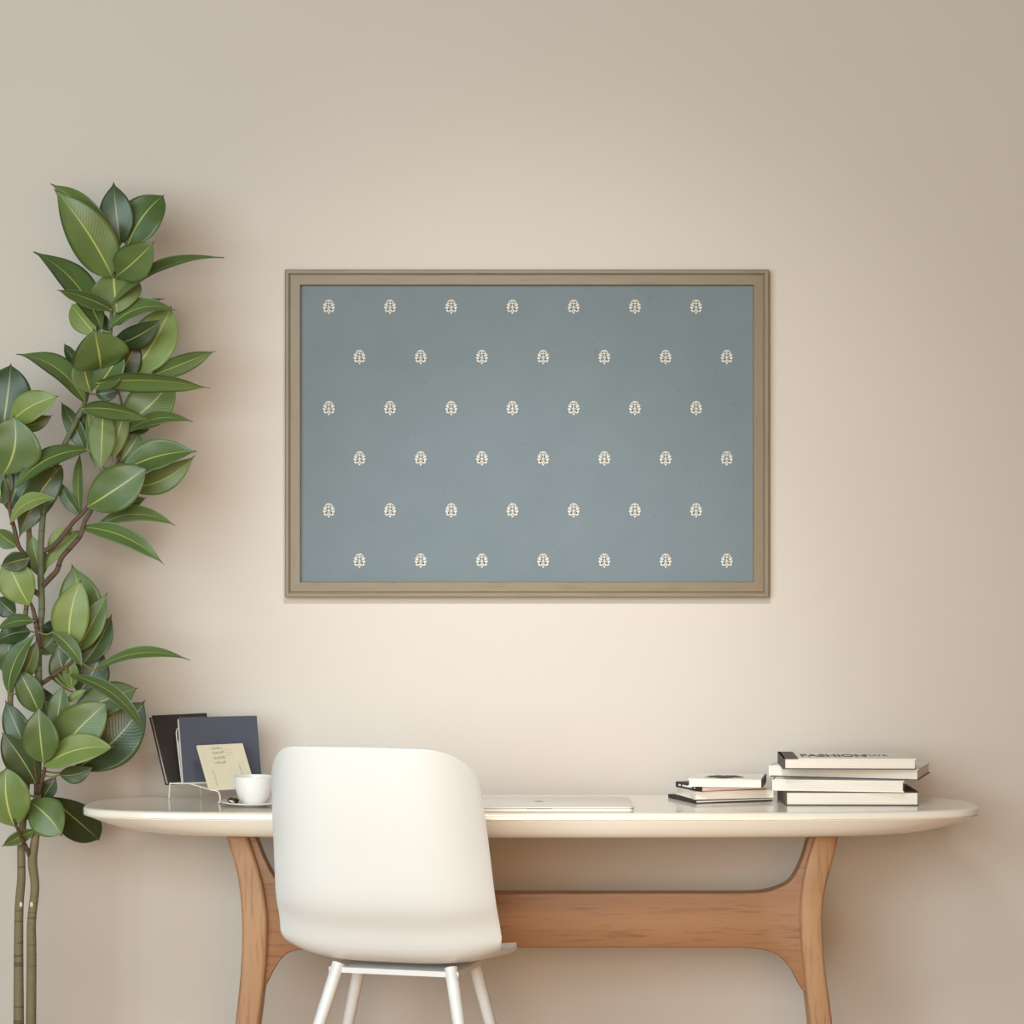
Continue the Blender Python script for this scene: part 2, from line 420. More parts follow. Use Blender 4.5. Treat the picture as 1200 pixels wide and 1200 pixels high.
for l in ls:
    y, z, hw, wr = prof_at(l); y2, z2 = prof_at(min(L, l+.01))[:2]; y1, z1 = prof_at(max(0, l-.01))[:2]
    ty, tz = y2-y1, z2-z1; m = math.hypot(ty, tz); ny, nz_ = -tz/m, ty/m      # towards the sitter
    bl = min(1, max(0, (l-0.30)/0.2)); nz_ *= bl; ny = ny*bl+(1-bl)
    h = hw
    if l < rc: h = hw-rc+math.sqrt(max(0, rc*rc-(rc-l)**2))
    elif l > L-rc: h = hw-rc+math.sqrt(max(0, rc*rc-(l-(L-rc))**2))
    row = []
    for k in range(NS+1):
        s = -1+2*k/NS; s = math.sin(s*math.pi/2)*0.35+s*0.65
        x = s*h; q = abs(x)/hw
        off = wr*q**3.6
        crown = -0.012*(1-q*q)*max(0, 1-l/0.05) if l < .05 else 0
        row.append(bm.verts.new(CM @ Vector((x, y+ny*off, z+nz_*off+0.005*(1-q**2)*max(0, 1-l/0.2)))))
    grid.append(row)
for a, b in zip(grid, grid[1:]):
    for k in range(NS): bm.faces.new((a[k], a[k+1], b[k+1], b[k]))
bmesh.ops.remove_doubles(bm, verts=bm.verts[:], dist=0.0004)
sh = link('seat_shell', bm, M['chair'], chair, autosmooth='all')
md = sh.modifiers.new('solid', 'SOLIDIFY'); md.thickness = 0.011; md.offset = 0
md = sh.modifiers.new('bevel', 'BEVEL'); md.width = 0.004; md.segments = 3; md.limit_method = 'ANGLE'; md.angle_limit = R(50)
for sx in (-1, 1):
    for f in (0, 1):
        a = CM @ Vector((sx*0.13, 0.10+f*0.17, 0.425)); b = CM @ Vector((sx*0.235, -0.03+f*0.345, 0.0))
        bm = bmesh.new(); tube(bm, [a, a.lerp(b, .5), b], [0.015, 0.013, 0.010], 14)
        link('leg', bm, M['chair_leg'], chair)
bm = bmesh.new()
box(bm, -0.15, 0.15, 0.09, 0.28, 0.405, 0.417, mat=CM); link('seat_bracket', bm, M['chair_leg'], chair, smooth=False)

# ------------------------------------------------------------------ books
def book(label, fl, w, d, h, rot, spine, cover, page, group, lower=None, board=0.0022, over=0.003, rounded=False):
    """fl = front-left-bottom corner, w across, d deep"""
    t = thing('book', label, 'book', fl, group)
    t.rotation_euler = (0, 0, rot)
    mt = Matrix.Translation(fl) @ Matrix.Rotation(rot, 4, 'Z')
    bm = bmesh.new()
    box(bm, 0, w, 0, d, 0, board, 1 if lower else 0); box(bm, 0, w, 0, d, h-board, h)
    if spine == 'left': box(bm, -0.002, board, 0, d, 0, h)
    elif spine == 'right': box(bm, w-board, w+0.002, 0, d, 0, h)
    elif spine == 'back': box(bm, 0, w, d-board, d+0.002, 0, h)
    o = link('cover', bm, [cover]+([lower] if lower else []), None, smooth=False); o.parent = t
    bm = bmesh.new()
    x0 = board if spine == 'left' else over; x1 = w-board if spine == 'right' else w-over
    y1 = d-board if spine == 'back' else d-over
    box(bm, x0, x1, over*0.6, y1, board, h-board)
    o = link('page_block', bm, page, None, smooth=False); o.parent = t
    return t, mt
def at_desk(px, py, z=TOPZ):
    D = (CZ-z)*F/(py-HZ); return (px-600)*D/F, D-DC
g1 = 'books in the taller stack on the desk'
g2 = 'books in the lower stack on the desk'
T0 = TOPZ+0.0005
x4, y4 = at_desk(921, 944)
z = T0
book('dark covered book at the bottom of the taller stack on the desk', (x4, y4, z), 0.308, 0.20, 0.0315, R(-1), 'left', M['cover_dark'], M['page'], g1)
z3 = z+0.0320
b3t, _ = book('white book with grey fore edge, third from the top of the taller stack', ((906-600)*5.80/F, 5.80-DC, z3), 0.302, 0.16, 0.0262, R(-9), 'left', M['cover_white'], M['page'], g1)
z2 = z3+0.0267
book('crooked white book second from the top of the taller stack, dark board edge out right', ((902-600)*5.87/F, 5.87-DC, z2), 0.350, 0.205, 0.0262, R(-17), 'left', M['cover_white'], M['page'], g1, lower=M['brownblack'])
z1 = z2+0.0267
t, mt = book('cream book with dark spine and dark lettering on top of the taller stack', ((919-600)*5.76/F, 5.76-DC, z1), 0.304, 0.190, 0.0248, R(-2.5), 'left', M['cover_cream'], M['page'], g1, lower=M['brownblack'])
bm = bmesh.new(); box(bm, -0.0028, 0.0325, -0.0004, 0.1904, 0.0232, 0.0256); box(bm, -0.0034, 0.0022, -0.0004, 0.1904, -0.0002, 0.0256)
o = link('spine_cloth', bm, M['cover_dark'], None, smooth=False); o.parent = t; o['label'] = 'dark cloth spine'
def text_mesh(s, size, mat4, mat, parent, name, ext=0.0003, off=0.0):
    cu = bpy.data.curves.new('lettering', 'FONT'); cu.body = s; cu.size = size; cu.extrude = ext; cu.offset = off
    ob = bpy.data.objects.new('lettering', cu); C.objects.link(ob)
    dg = bpy.context.evaluated_depsgraph_get(); me = bpy.data.meshes.new_from_object(ob.evaluated_get(dg))
    bpy.data.objects.remove(ob); me.transform(mat4); me.materials.clear(); me.materials.append(mat)
    o = bpy.data.objects.new(name, me); C.objects.link(o); o.parent = parent
    return o
text_mesh('FASHION', 0.060, Matrix.Translation((0.042, 0.055, 0.0252)) @ Matrix.Diagonal((0.62, 1.5, 1, 1)), M['brownblack'], t, 'title_lettering', off=0.0016)
text_mesh('TUVA', 0.038, Matrix.Translation((0.190, 0.075, 0.0252)) @ Matrix.Diagonal((0.60, 1.6, 1, 1)), M['dark'], t, 'title_lettering')

xl, yl = at_desk(815, 942)
z = T0
book('thin black spined book at the bottom of the lower stack on the desk', (xl, yl, z), 0.199, 0.155, 0.0085, R(20), 'left', M['black'], M['page'], g2)
za = z+0.009
book('thick pale grey book, second from the bottom of the lower stack', (xl-0.001, yl+0.002, za), 0.194, 0.145, 0.0185, R(15), 'right', M['cover_white'], M['page'], g2, board=0.0012)
zb = za+0.019
t, mt = book('thin black spined book second from the top of the lower stack, above the grey one', (xl+0.014, yl-0.004, zb), 0.168, 0.135, 0.0130, R(22), 'left', M['black'], M['page'], g2, lower=M['cover_red'], board=0.0015)
bm = bmesh.new(); random.seed(3)
yy = 0.118
while yy > 0.035:
    ln = random.uniform(0.003, 0.008)
    if random.random() > 0.15: box(bm, -0.0026, -0.0015, yy-ln, yy, 0.0045, 0.0085)
    yy -= ln+0.0018
o = link('spine_lettering', bm, M['page'], None, smooth=False); o.parent = t
zc = zb+0.0135
t, mt = book('white book with a black leafy mark on its cover, on top of the lower stack', ((806-600)*5.80/F, 5.80-DC, zc), 0.172, 0.15, 0.0180, R(-9), 'right', M['cover_white'], M['page'], g2, board=0.0015)
bm = bmesh.new(); box(bm, 0.1705, 0.1745, -0.0003, 0.1503, -0.0002, 0.0182)
o = link('spine_cloth', bm, M['black'], None, smooth=False); o.parent = t; o['label'] = 'black spine'
bm = bmesh.new()                                           # leafy black mark
for cx, cy, a, b, deg in ((0.075, 0.07, 0.024, 0.030, 10), (0.092, 0.055, 0.020, 0.034, -15), (0.108, 0.075, 0.018, 0.030, 20), (0.060, 0.048, 0.016, 0.012, 0), (0.122, 0.055, 0.014, 0.011, 0), (0.090, 0.038, 0.02, 0.016, 0)):
    vs = []
    for k in range(20):
        q = 2*math.pi*k/20; rr = 1+0.14*math.sin(5*q+cx*90)
        x, y = a*rr*math.cos(q), b*rr*math.sin(q); c_, s_ = math.cos(R(deg)), math.sin(R(deg))
        vs.append(bm.verts.new((cx-0.008+x*c_-y*s_, cy+x*s_+y*c_, 0.01825+deg*1e-6+cx*1e-3)))
    bm.faces.new(vs)
o = link('cover_mark', bm, M['black'], None, smooth=False); o.parent = t; o['label'] = 'black leafy printed mark'

# ------------------------------------------------------------------ laptop
lx1, ly0 = at_desk(743, 952)
LW, LD = 0.352, 0.235
lap = thing('laptop', 'closed pale silver laptop lying on the desk right of the chair', 'laptop', (lx1-LW/2, ly0+LD/2, TOPZ))
def rrect(bm, x0, x1, y0, y1, r, levels, n=8):
    rs = []
    for ins, z in levels:
        ring = []
        for cx, cy, a0 in ((x1-r, y1-r, 0), (x0+r, y1-r, 90), (x0+r, y0+r, 180), (x1-r, y0+r, 270)):
            for k in range(n+1):
                a = R(a0+90*k/n); ring.append(bm.verts.new((cx+(r-ins)*math.cos(a), cy+(r-ins)*math.sin(a), z)))
        rs.append(ring)
    for a, b in zip(rs, rs[1:]):
        for k in range(len(a)): bm.faces.new((a[k], a[(k+1) % len(a)], b[(k+1) % len(b)], b[k]))
    bm.faces.new(rs[0]); bm.faces.new(rs[-1])
bm = bmesh.new(); rrect(bm, lx1-LW, lx1, ly0, ly0+LD, 0.012, [(0.002, T0), (0, T0+0.002), (0, T0+0.0068), (0.0006, T0+0.0074)]); link('base', bm, M['laptop'], lap)
bm = bmesh.new(); rrect(bm, lx1-LW, lx1, ly0, ly0+LD, 0.012, [(0.0008, T0+0.0080), (0, T0+0.0086), (0, T0+0.0110), (0.003, T0+0.0126)]); link('lid', bm, M['laptop'], lap)
bm = bmesh.new(); box(bm, lx1-LW+.002, lx1-.002, ly0+.002, ly0+LD-.002, T0+0.0074, T0+0.0080); link('seam', bm, M['dark'], lap, smooth=False)
bm = bmesh.new(); xn = (632-600)*5.62/F; box(bm, xn-0.029, xn+0.029, ly0-0.0003, ly0+0.002, T0+0.0072, T0+0.0084); link('opening_notch', bm, M['dark'], lap, smooth=False)
bm = bmesh.new()
vs = []
lgx, lgy = (632-600)*5.72/F, ly0+0.115
for k in range(28):                                       # small fruit-like mark
    q = 2*math.pi*k/28; r = 0.0125*(1+0.10*math.cos(2*q))
    if abs(((math.degrees(q)+180) % 360)-180-15) < 26: r *= 0.70
    vs.append(bm.verts.new((lgx+r*math.cos(q), lgy+r*1.05*math.sin(q), T0+0.01275)))
bm.faces.new(vs)
vs = [bm.verts.new((lgx+0.002+0.0045*math.cos(q)*0.6, lgy+0.018+0.0045*math.sin(q), T0+0.01275)) for q in [2*math.pi*k/10 for k in range(10)]]
bm.faces.new(vs)
link('logo', bm, M['steel'], lap, smooth=False)

# ------------------------------------------------------------------ cup, saucer, sweet
scx, scy = at_desk(297, 944.6)
sau = bmesh.new()
lathe(sau, [(0, T0), (0.030, T0), (0.033, T0+0.002), (0.062, T0+0.006), (0.0775, T0+0.0105), (0.0780, T0+0.012), (0.0765, T0+0.0125), (0.060, T0+0.009), (0.032, T0+0.0055), (0, T0+0.0055)], scx, scy, 64)
s = link('saucer', sau, M['cup']); s['label'] = 'white china saucer under the cup on the desk'; s['category'] = 'saucer'
cup = thing('cup', 'white china cup on the saucer beside the chair back', 'cup', (scx, scy, T0+0.006))
zc0 = T0+0.0062; H = 0.0625
bm = bmesh.new()
outer = smooth_path([(0.0, zc0), (0.024, zc0), (0.0285, zc0+0.003), (0.036, zc0+0.016), (0.0415, zc0+0.032), (0.0445, zc0+0.050), (0.0462, zc0+H)], 5)
inner = smooth_path([(0.0440, zc0+H), (0.0420, zc0+0.050), (0.039, zc0+0.032), (0.033, zc0+0.017), (0.022, zc0+0.007), (0, zc0+0.006)], 5)
lathe(bm, [(max(0, r), z_) for r, z_ in outer] + [(0.0452, zc0+H+0.0008)] + [(max(0, r), z_) for r, z_ in inner], scx, scy, 64)
link('body', bm, M['cup'], cup, autosmooth='all')
bm = bmesh.new()
ha = R(75)
hp = smooth_path([(0.043, 0.054), (0.058, 0.056), (0.068, 0.046), (0.066, 0.032), (0.052, 0.022), (0.038, 0.019)], 5)
tube(bm, [(scx+r*math.cos(ha), scy+r*math.sin(ha), zc0+h_) for r, h_ in hp], 0.0042, 12); link('handle', bm, M['cup'], cup)
sx_, sy_ = (272.5-600)*5.70/F, 5.715-DC
sw = thing('sweet', 'small dark glossy wrapped sweet on the saucer left of the cup', 'sweet', (sx_, sy_, T0+0.009))
bm = bmesh.new(); bmesh.ops.create_uvsphere(bm, u_segments=24, v_segments=14, radius=1)
for v in bm.verts:
    k = 1+0.08*math.sin(6*v.co.x+4*v.co.z)
    v.co = Vector((sx_+v.co.x*0.0135*k, sy_+v.co.y*0.0085*k, T0+0.0165+v.co.z*0.0078*k-0.001*v.co.x))
link('wrapper', bm, M['choc'], sw, autosmooth='all')
bm = bmesh.new()
tube(bm, [(sx_-0.009+0.0016*k, sy_-0.0082-0.0012*math.sin(k/8*3.14), T0+0.0185-0.0007*k) for k in range(9)], [0.0004, 0.001, 0.0015, 0.0018, 0.0018, 0.0016, 0.0012, 0.0008, 0.0003], 8)
link('highlight_stripe', bm, M['wire'], sw)  # white strip modelled on as the highlight of the glossy wrapper

# ------------------------------------------------------------------ letter rack and what stands in it
def slab_frame(BL, yaw, lean):
    u = Vector((math.cos(yaw), math.sin(yaw), 0)); back = Vector((-math.sin(yaw), math.cos(yaw), 0))
    v = (Vector((0, 0, 1))*math.cos(lean)+back*math.sin(lean)).normalized(); n = u.cross(v)      # n to the viewer
    m = Matrix(((u.x, v.x, n.x, BL.x), (u.y, v.y, n.y, BL.y), (u.z, v.z, n.z, BL.z), (0, 0, 0, 1)))
    return m
def obox(bm, m, x0, x1, y0, y1, z0, z1, mi=0): return box(bm, x0, x1, y0, y1, z0, z1, mi, m)
# black notebook at the back
mA = slab_frame(P(197, 917.5, 5.905), R(38), R(26)); wA, hA, tA = 0.150, 0.174, 0.015
nb = thing('notebook', 'black hardcover notebook leaning at the back of the wire rack', 'notebook', mA.translation)
bm = bmesh.new(); obox(bm, mA, 0, wA, 0, hA, -0.0022, 0); obox(bm, mA, 0, wA, 0, hA, -tA, -tA+0.0022); obox(bm, mA, wA-.002, wA+.001, 0, hA, -tA, 0)
link('cover', bm, M['brownblack'], nb, smooth=False)
bm = bmesh.new(); obox(bm, mA, 0.003, wA-.002, 0.003, hA-.003, -tA+.0022, -.0022); link('page_block', bm, M['page_grey'], nb, smooth=False)
# slate spiral pad
mB = slab_frame(P(215, 917, 5.88), R(23), R(15)); wB, hB, tB = 0.193, 0.156, 0.016
sp = thing('notepad', 'slate grey spiral notepad standing in the middle of the wire rack', 'notepad', mB.translation)
bm = bmesh.new(); obox(bm, mB, 0, wB, 0, hB, -0.0008, 0); obox(bm, mB, 0, wB, 0, hB, -tB, -tB+0.0008); link('cover', bm, M['slate'], sp, smooth=False)
bm = bmesh.new(); obox(bm, mB, 0.0005, wB-.001, 0.001, hB-.002, -tB+.0008, -.0008); link('page_block', bm, M['cover_white'], sp, smooth=False)
bm = bmesh.new()
for k in range(26):
    x = 0.006+k*(wB-0.012)/25
    pts = [mB @ Vector((x+0.0007*math.sin(a), hB-0.003+0.0062*math.cos(a)*0.95, -tB/2+0.0062*math.sin(a))) for a in [2*math.pi*q/14 for q in range(15)]]
    tube(bm, pts, 0.0006, 6, caps=False)
link('spiral_binding', bm, M['steel'], sp)
# cream card
mC = slab_frame(P(245.5, 925, 5.805), R(34), R(33)); wC, hC, tC = 0.121, 0.118, 0.006
cd = thing('notebook', 'small cream notebook with a pencil sketch leaning at the front of the wire rack', 'notebook', mC.translation)
bm = bmesh.new(); obox(bm, mC, 0, wC, 0, hC, -tC, 0); bevel_all(bm, 0.0008, 1); link('cover', bm, M['card'], cd, smooth=False)
bm = bmesh.new(); random.seed(11)
def stroke(pts, r=0.0005): tube(bm, [mC @ Vector((x, y, 0.0002)) for x, y in pts], r, 5)
for row in (0.104, 0.092, 0.078, 0.066):
    x = 0.034
    while x < 0.062:
        hh = random.uniform(0.004, 0.009); stroke([(x, row), (x+0.001, row+hh*0.6), (x+0.003, row+hh), (x+0.004, row+random.uniform(0, .003))]); x += random.uniform(0.0035, 0.006)
for yy in (0.102, 0.094, 0.087): stroke([(0.066, yy), (0.085, yy+0.0004)], 0.00025)
for k in range(9): stroke([(0.021+random.uniform(-.002, .002), 0.048-k*0.0052), (0.025, 0.046-k*0.0052)], 0.0006)
for k in range(6): stroke([(0.094, 0.060-k*0.005), (0.097, 0.058-k*0.005)], 0.0006)
link('sketch_lines', bm, M['ink'], cd, smooth=False)
# wire rack
rx, ry = at_desk(222, 937)
rack = thing('letter_rack', 'white wire letter rack holding notebooks on the left end of the desk', 'rack', (rx, ry, TOPZ))
rw = 0.0016
tz = T0+rw
p = {}
def on(px, py):
    x, y = at_desk(px, py, tz); return Vector((x, y, tz))
fA, fB, fC = on(198, 935.5), on(236, 935.5), on(256, 941)
fD = on(292, 936.5)
bm = bmesh.new()
a0 = mA @ Vector((0.003, -0.003, 0.003)); c0 = mC @ Vector((0.004, -0.003, 0.002)); a1 = mA @ Vector((0.10, -0.003, 0.003)); c1 = mC @ Vector((0.095, -0.003, 0.002))
b0 = mB @ Vector((0.012, -0.003, 0.003)); b1 = mB @ Vector((0.12, -0.003, 0.003))
tube(bm, [a0 + Vector((0, 0, 0.002)), a0.lerp(fA, .5), fA], rw, 8)
tube(bm, smooth_path([tuple(c0), tuple(c0.lerp(fC, .35)+Vector((0.010, 0, 0.006))), tuple(c0.lerp(fC, .75)+Vector((0.008, 0, 0))), tuple(fC)], 5), rw, 8)
tube(bm, [a1, a1.lerp(fB, .5), fB], rw, 8) if False else tube(bm, [b0.lerp(c0, 0.5), fB.lerp(b0.lerp(c0, .5), .5), fB], rw*0.8, 8)
tube(bm, [c1, c1.lerp(fD, .5), fD], rw, 8)
for A_, B_, C_ in ((a0, b0, c0), (a1, b1, c1)):
    tube(bm, [A_, A_.lerp(B_, .5), B_, B_.lerp(C_, .5), C_], rw, 8)
tube(bm, [a0, a1], rw, 8); tube(bm, [c0, c1], rw, 8); tube(bm, [b0, b1], rw, 8)
link('wire_base', bm, M['wire'], rack)
def hoop(m, x0, x1, h, off, rr):
    r = 0.022
    pts = [(x0, 0.0), (x0, h*0.5), (x0, h-r)] + [(x0+r-r*math.cos(a), h-r+r*math.sin(a)) for a in [R(q) for q in range(15, 91, 15)]] + [(x1-r+r*math.sin(a), h-r+r*math.cos(a)) for a in [R(q) for q in range(0, 76, 15)]] + [(x1, h-r), (x1, h*0.5), (x1, 0.0)]
    bm = bmesh.new(); tube(bm, [m @ Vector((x, y, off)) for x, y in pts], rr, 8)
    link('wire_divider', bm, M['wire'], rack)
mH = slab_frame(P(214, 917, 5.895), R(26), R(19))
hoop(mH, 0.001, 0.11, 0.117, 0.0, 0.0014); 
mH2 = slab_frame(P(214, 917, 5.900), R(26), R(20))
hoop(mH2, -0.002, 0.11, 0.142, 0.0, 0.0013)
mK = slab_frame(P(247, 924.5, 5.835), R(30), R(24))
hoop(mK, 0.004, 0.085, 0.07, 0.0, 0.0014)

# ------------------------------------------------------------------ rubber plant
DP = 5.80
plant = thing('rubber_plant', 'tall potted rubber plant with broad glossy leaves at the left end of the desk', 'plant', ((30-600)*DP/F, DP-DC, 0))
PX, PYY = (30-600)*DP/F, DP-DC
bm = bmesh.new()
lathe(bm, [(0, 0.001), (0.105, 0.001), (0.112, 0.006), (0.140, 0.165), (0.144, 0.177), (0.140, 0.181), (0.130, 0.177), (0.127, 0.155), (0.0, 0.155)], PX, PYY, 64); link('pot', bm, M['pot'], plant)
bm = bmesh.new(); lathe(bm, [(0, 0.162), (0.06, 0.164), (0.1275, 0.161), (0.1270, 0.1565), (0, 0.1565)], PX, PYY, 48); link('soil', bm, M['soil'], plant)
STEM = []
def stem(pts, mat, name='branch', sub=5):
    """pts: (px, py, D, radius in px)"""
    pp = smooth_path(pts, sub)
    co = [P(a, b, d) for a, b, d, r in pp]; ra = [r*d/F for a, b, d, r in pp]
    STEM.extend(co)
    bm = bmesh.new(); tube(bm, co, ra, 12); link(name, bm, mat, plant, autosmooth='all')
stem([(36, 1245, 5.80, 6.2), (37, 1120, 5.80, 5.8), (37, 1080, 5.80, 5.3), (41, 1040, 5.80, 5.2), (38, 1010, 5.80, 5.6), (41, 985, 5.80, 5.0), (44, 955, 5.80, 5.0), (44, 920, 5.80, 4.4), (45, 880, 5.79, 4.2)], M['bark'], 'trunk')
stem([(45, 880, 5.79, 4.2), (48, 830, 5.80, 4.4), (45, 790, 5.80, 4.4), (46, 745, 5.80, 4.0), (49, 715, 5.80, 3.9), (48, 680, 5.80, 4.0), (48, 640, 5.80, 3.8), (50, 610, 5.80, 3.6), (54, 585, 5.81, 3.2), (66, 545, 5.82, 3.2), (77, 518, 5.83, 3.2), (88, 496, 5.83, 3.2), (98, 476, 5.83, 3.0), (104, 456, 5.82, 2.8), (114, 442, 5.82, 2.6), (122, 420, 5.82, 2.4), (129, 395, 5.82, 2.2), (131, 365, 5.82, 2.1), (134, 335, 5.82, 2.0), (137, 312, 5.82, 1.8), (138, 292, 5.82, 1.4)], M['bark_green'], 'trunk')
stem([(22, 1245, 5.83, 6.6), (22, 1080, 5.83, 5.4), (25, 1030, 5.83, 5.0), (25, 985, 5.83, 4.6), (29, 940, 5.84, 4.4), (32, 890, 5.85, 4.2), (22, 850, 5.86, 4.0), (12, 825, 5.87, 3.6), (18, 780, 5.87, 3.2), (30, 720, 5.86, 3.0), (33, 660, 5.86, 3.2), (34, 620, 5.86, 3.0), (32, 560, 5.87, 2.6), (20, 500, 5.87, 2.2), (12, 460, 5.87, 1.6)], M['bark'], 'trunk')
stem([(49, 688, 5.80, 3.2), (58, 678, 5.79, 3.4), (67, 668, 5.78, 3.2), (72, 654, 5.77, 3.0), (84, 640, 5.76, 3.0), (94, 628, 5.76, 2.8), (99, 612, 5.76, 2.6), (106, 600, 5.76, 2.4), (114, 586, 5.76, 1.8)], M['twig'])
stem([(50, 646, 5.80, 3.0), (62, 640, 5.79, 2.8), (74, 627, 5.78, 2.8), (86, 612, 5.77, 2.6), (98, 600, 5.77, 2.6), (106, 588, 5.77, 2.2), (112, 575, 5.78, 1.8)], M['twig'])
stem([(48, 698, 5.80, 3.2), (38, 690, 5.79, 3.2), (33, 672, 5.79, 3.0), (32, 655, 5.79, 2.8), (22, 640, 5.79, 2.6), (17, 620, 5.79, 2.6), (12, 600, 5.79, 2.2), (10, 575, 5.80, 1.8)], M['twig'])
stem([(47, 760, 5.80, 3.2), (43, 735, 5.79, 3.0), (39, 715, 5.79, 2.4), (34, 703, 5.78, 1.8)], M['twig'])
stem([(47, 802, 5.80, 3.0), (58, 795, 5.79, 2.6), (70, 786, 5.78, 2.4), (82, 778, 5.78, 2.2), (92, 765, 5.78, 1.8)], M['twig'])
stem([(44, 930, 5.79, 3.0), (50, 912, 5.77, 2.4), (53, 895, 5.75, 2.0), (52, 880, 5.74, 1.4)], M['twig'])
stem([(45, 925, 5.79, 2.6), (42, 905, 5.77, 2.2), (40, 890, 5.76, 1.6)], M['twig'])
stem([(36, 1005, 5.80, 3.0), (27, 985, 5.77, 2.2), (20, 970, 5.74, 1.8), (16, 960, 5.73, 1.4)], M['twig'])
stem([(118, 450, 5.82, 1.6), (135, 455, 5.82, 1.6), (142, 470, 5.83, 1.5), (144, 500, 5.83, 1.4), (138, 540, 5.82, 1.4), (118, 570, 5.79, 1.6), (112, 580, 5.78, 1.8)], M['twig'])

for px_, py_, d_ in ((37, 1060, 5.79), (24.5, 1060, 5.82)):
    bm = bmesh.new(); bmesh.ops.create_uvsphere(bm, u_segments=14, v_segments=8, radius=1)
    c_ = P(px_, py_, d_-0.0005)
    for v in bm.verts: v.co = c_ + Vector((v.co.x*0.004, v.co.y*0.002, v.co.z*0.0065))
    link('leaf_scar', bm, M['card'], plant, autosmooth='all')
def leaf(bx, by, tx, ty, w, roll=0, side=0.0, bow=0.08, db=0.0, dt=0.0, mat='leaf_mid', fold=0.16, peak=0.46, under=False):
    """base and tip in frame pixels, blade width in px, roll about the midrib, sideways and outward bow (share of length)"""
    B = P(bx, by, DP+db); T = P(tx, ty, DP+dt)
    d = (T-B); Ln = d.length; d.normalize()
    vw = Vector((0, -1, 0))
    n0 = (vw - d*vw.dot(d)).normalized(); s0 = n0.cross(d)          # s0: to the right of base->tip as seen
    a = R(roll)
    n = n0*math.cos(a)+s0*math.sin(a); s = s0*math.cos(a)-n0*math.sin(a)
    if under: n, s = -n, -s
    W = w*DP/F/2
    bm = bmesh.new(); uvl = bm.loops.layers.uv.new('leaf')
    NT_, NU = 26, 10
    top, bot, uvs = [], [], []
    ph = random.uniform(0, 6)
    for i in range(NT_+1):
        t = i/NT_
        e = math.log(0.5)/math.log(peak)
        tt = t/0.95
        if tt < 1:
            sh_ = math.sin(math.pi*tt**e)**(0.62 if peak >= 0.5 else 0.75) if tt > 0 else 0.0
            sh_ = max(0.03, sh_)
            if tt > 0.80: sh_ *= 1-(0.0 if peak >= 0.5 else 0.25)*((tt-0.80)/0.20)**1.5
            sh_ = max(sh_, 0.05)
        else: sh_ = 0.05*(1-t)/0.05+0.008
        q = 4*t*(1-t)
        sgn = -1 if under else 1
        c = B + d*(Ln*t) + n*(bow*Ln*q*sgn) - s0*(side*Ln*q)
        # droop of the tip
        r1, r2, ru = [], [], []
        for j in range(NU+1):
            u = -1+2*j/NU
            lift = fold*W*(abs(u)**1.3)*sh_ + 0.03*W*math.sin(t*14+ph+u*2)*abs(u)
            p_ = c + s*(u*W*sh_) + n*lift
            r1.append(bm.verts.new(p_ + n*0.0005)); r2.append(bm.verts.new(p_ - n*0.0005)); ru.append(((u+1)/2, t))
        top.append(r1); bot.append(r2); uvs.append(ru)
    def quad(g, i, j, mi, flip):
        ix = [(i, j), (i, j+1), (i+1, j+1), (i+1, j)]
        if flip: ix = ix[::-1]
        f = bm.faces.new([g[a_][b_] for a_, b_ in ix]); f.material_index = mi
        for lp, (a_, b_) in zip(f.loops, ix): lp[uvl].uv = uvs[a_][b_]
    for i in range(NT_):
        for j in range(NU): quad(top, i, j, 0, False); quad(bot, i, j, 1, True)
    for i in range(NT_):
        for j, fl in ((0, True), (NU, False)):
            vs = [top[i][j], top[i+1][j], bot[i+1][j], bot[i][j]]
            f = bm.faces.new(vs); f.material_index = 0
            for lp in f.loops: lp[uvl].uv = uvs[i][j]
    # petiole to the nearest stem
    best = min(STEM, key=lambda q_: (q_-B).length)
    if (best-B).length < 0.16:
        m1 = B.lerp(best, 0.45) + Vector((0, 0, -0.10*(best-B).length))
        tube(bm, smooth_path([tuple(B+d*Ln*0.04), tuple(B), tuple(m1), tuple(best)], 4), 0.0021, 8, 2)
    link('leaf', bm, [M[mat], M['leaf_under'], M['petiole']], plant, autosmooth='raw')
dk_, m_, lt_ = 'leaf_shaded', 'leaf_mid', 'leaf_backlit'
# the crown
leaf(137, 290, 59, 215, 34, 30, 0.11, 0.10, 0.02, 0.05, m_)
leaf(131, 323, 63, 221, 54, -12, 0.03, 0.05, 0.00, -0.06, m_, peak=0.40)
leaf(141, 286, 133, 213, 41, 0, 0.00, 0.06, 0.03, 0.03, dk_)
leaf(149, 290, 193, 228, 50, 8, -0.05, 0.08, 0.04, 0.06, m_, peak=0.5)
leaf(138, 322, 181, 283, 44, -14, 0.02, 0.10, -0.03, -0.13, m_, peak=0.52)
leaf(132, 356, 263, 302, 30, 56, -0.06, 0.06, -0.02, 0.00, m_, fold=0.3)
leaf(133, 318, 138, 369, 62, 0, 0.0, 0.10, 0.03, -0.02, lt_, peak=0.52, under=True)
leaf(119, 386, 39, 295, 42, -40, 0.05, 0.08, 0.02, 0.06, m_, fold=0.25)
leaf(131, 363, 67, 340, 26, 50, 0.09, 0.06, -0.03, -0.08, m_)
leaf(112, 392, 84, 356, 30, 10, 0.0, 0.08, 0.04, 0.08, lt_, peak=0.5)
leaf(122, 398, 114, 362, 26, 10, 0.0, 0.08, 0.05, 0.06, dk_)
leaf(128, 385, 207, 364, 32, 42, -0.10, 0.09, -0.01, 0.02, m_, fold=0.25)
leaf(140, 380, 193, 350, 20, 40, -0.04, 0.08, 0.05, 0.09, dk_)
leaf(152, 440, 201, 358, 56, 6, 0.06, 0.06, 0.03, 0.05, lt_, peak=0.5)
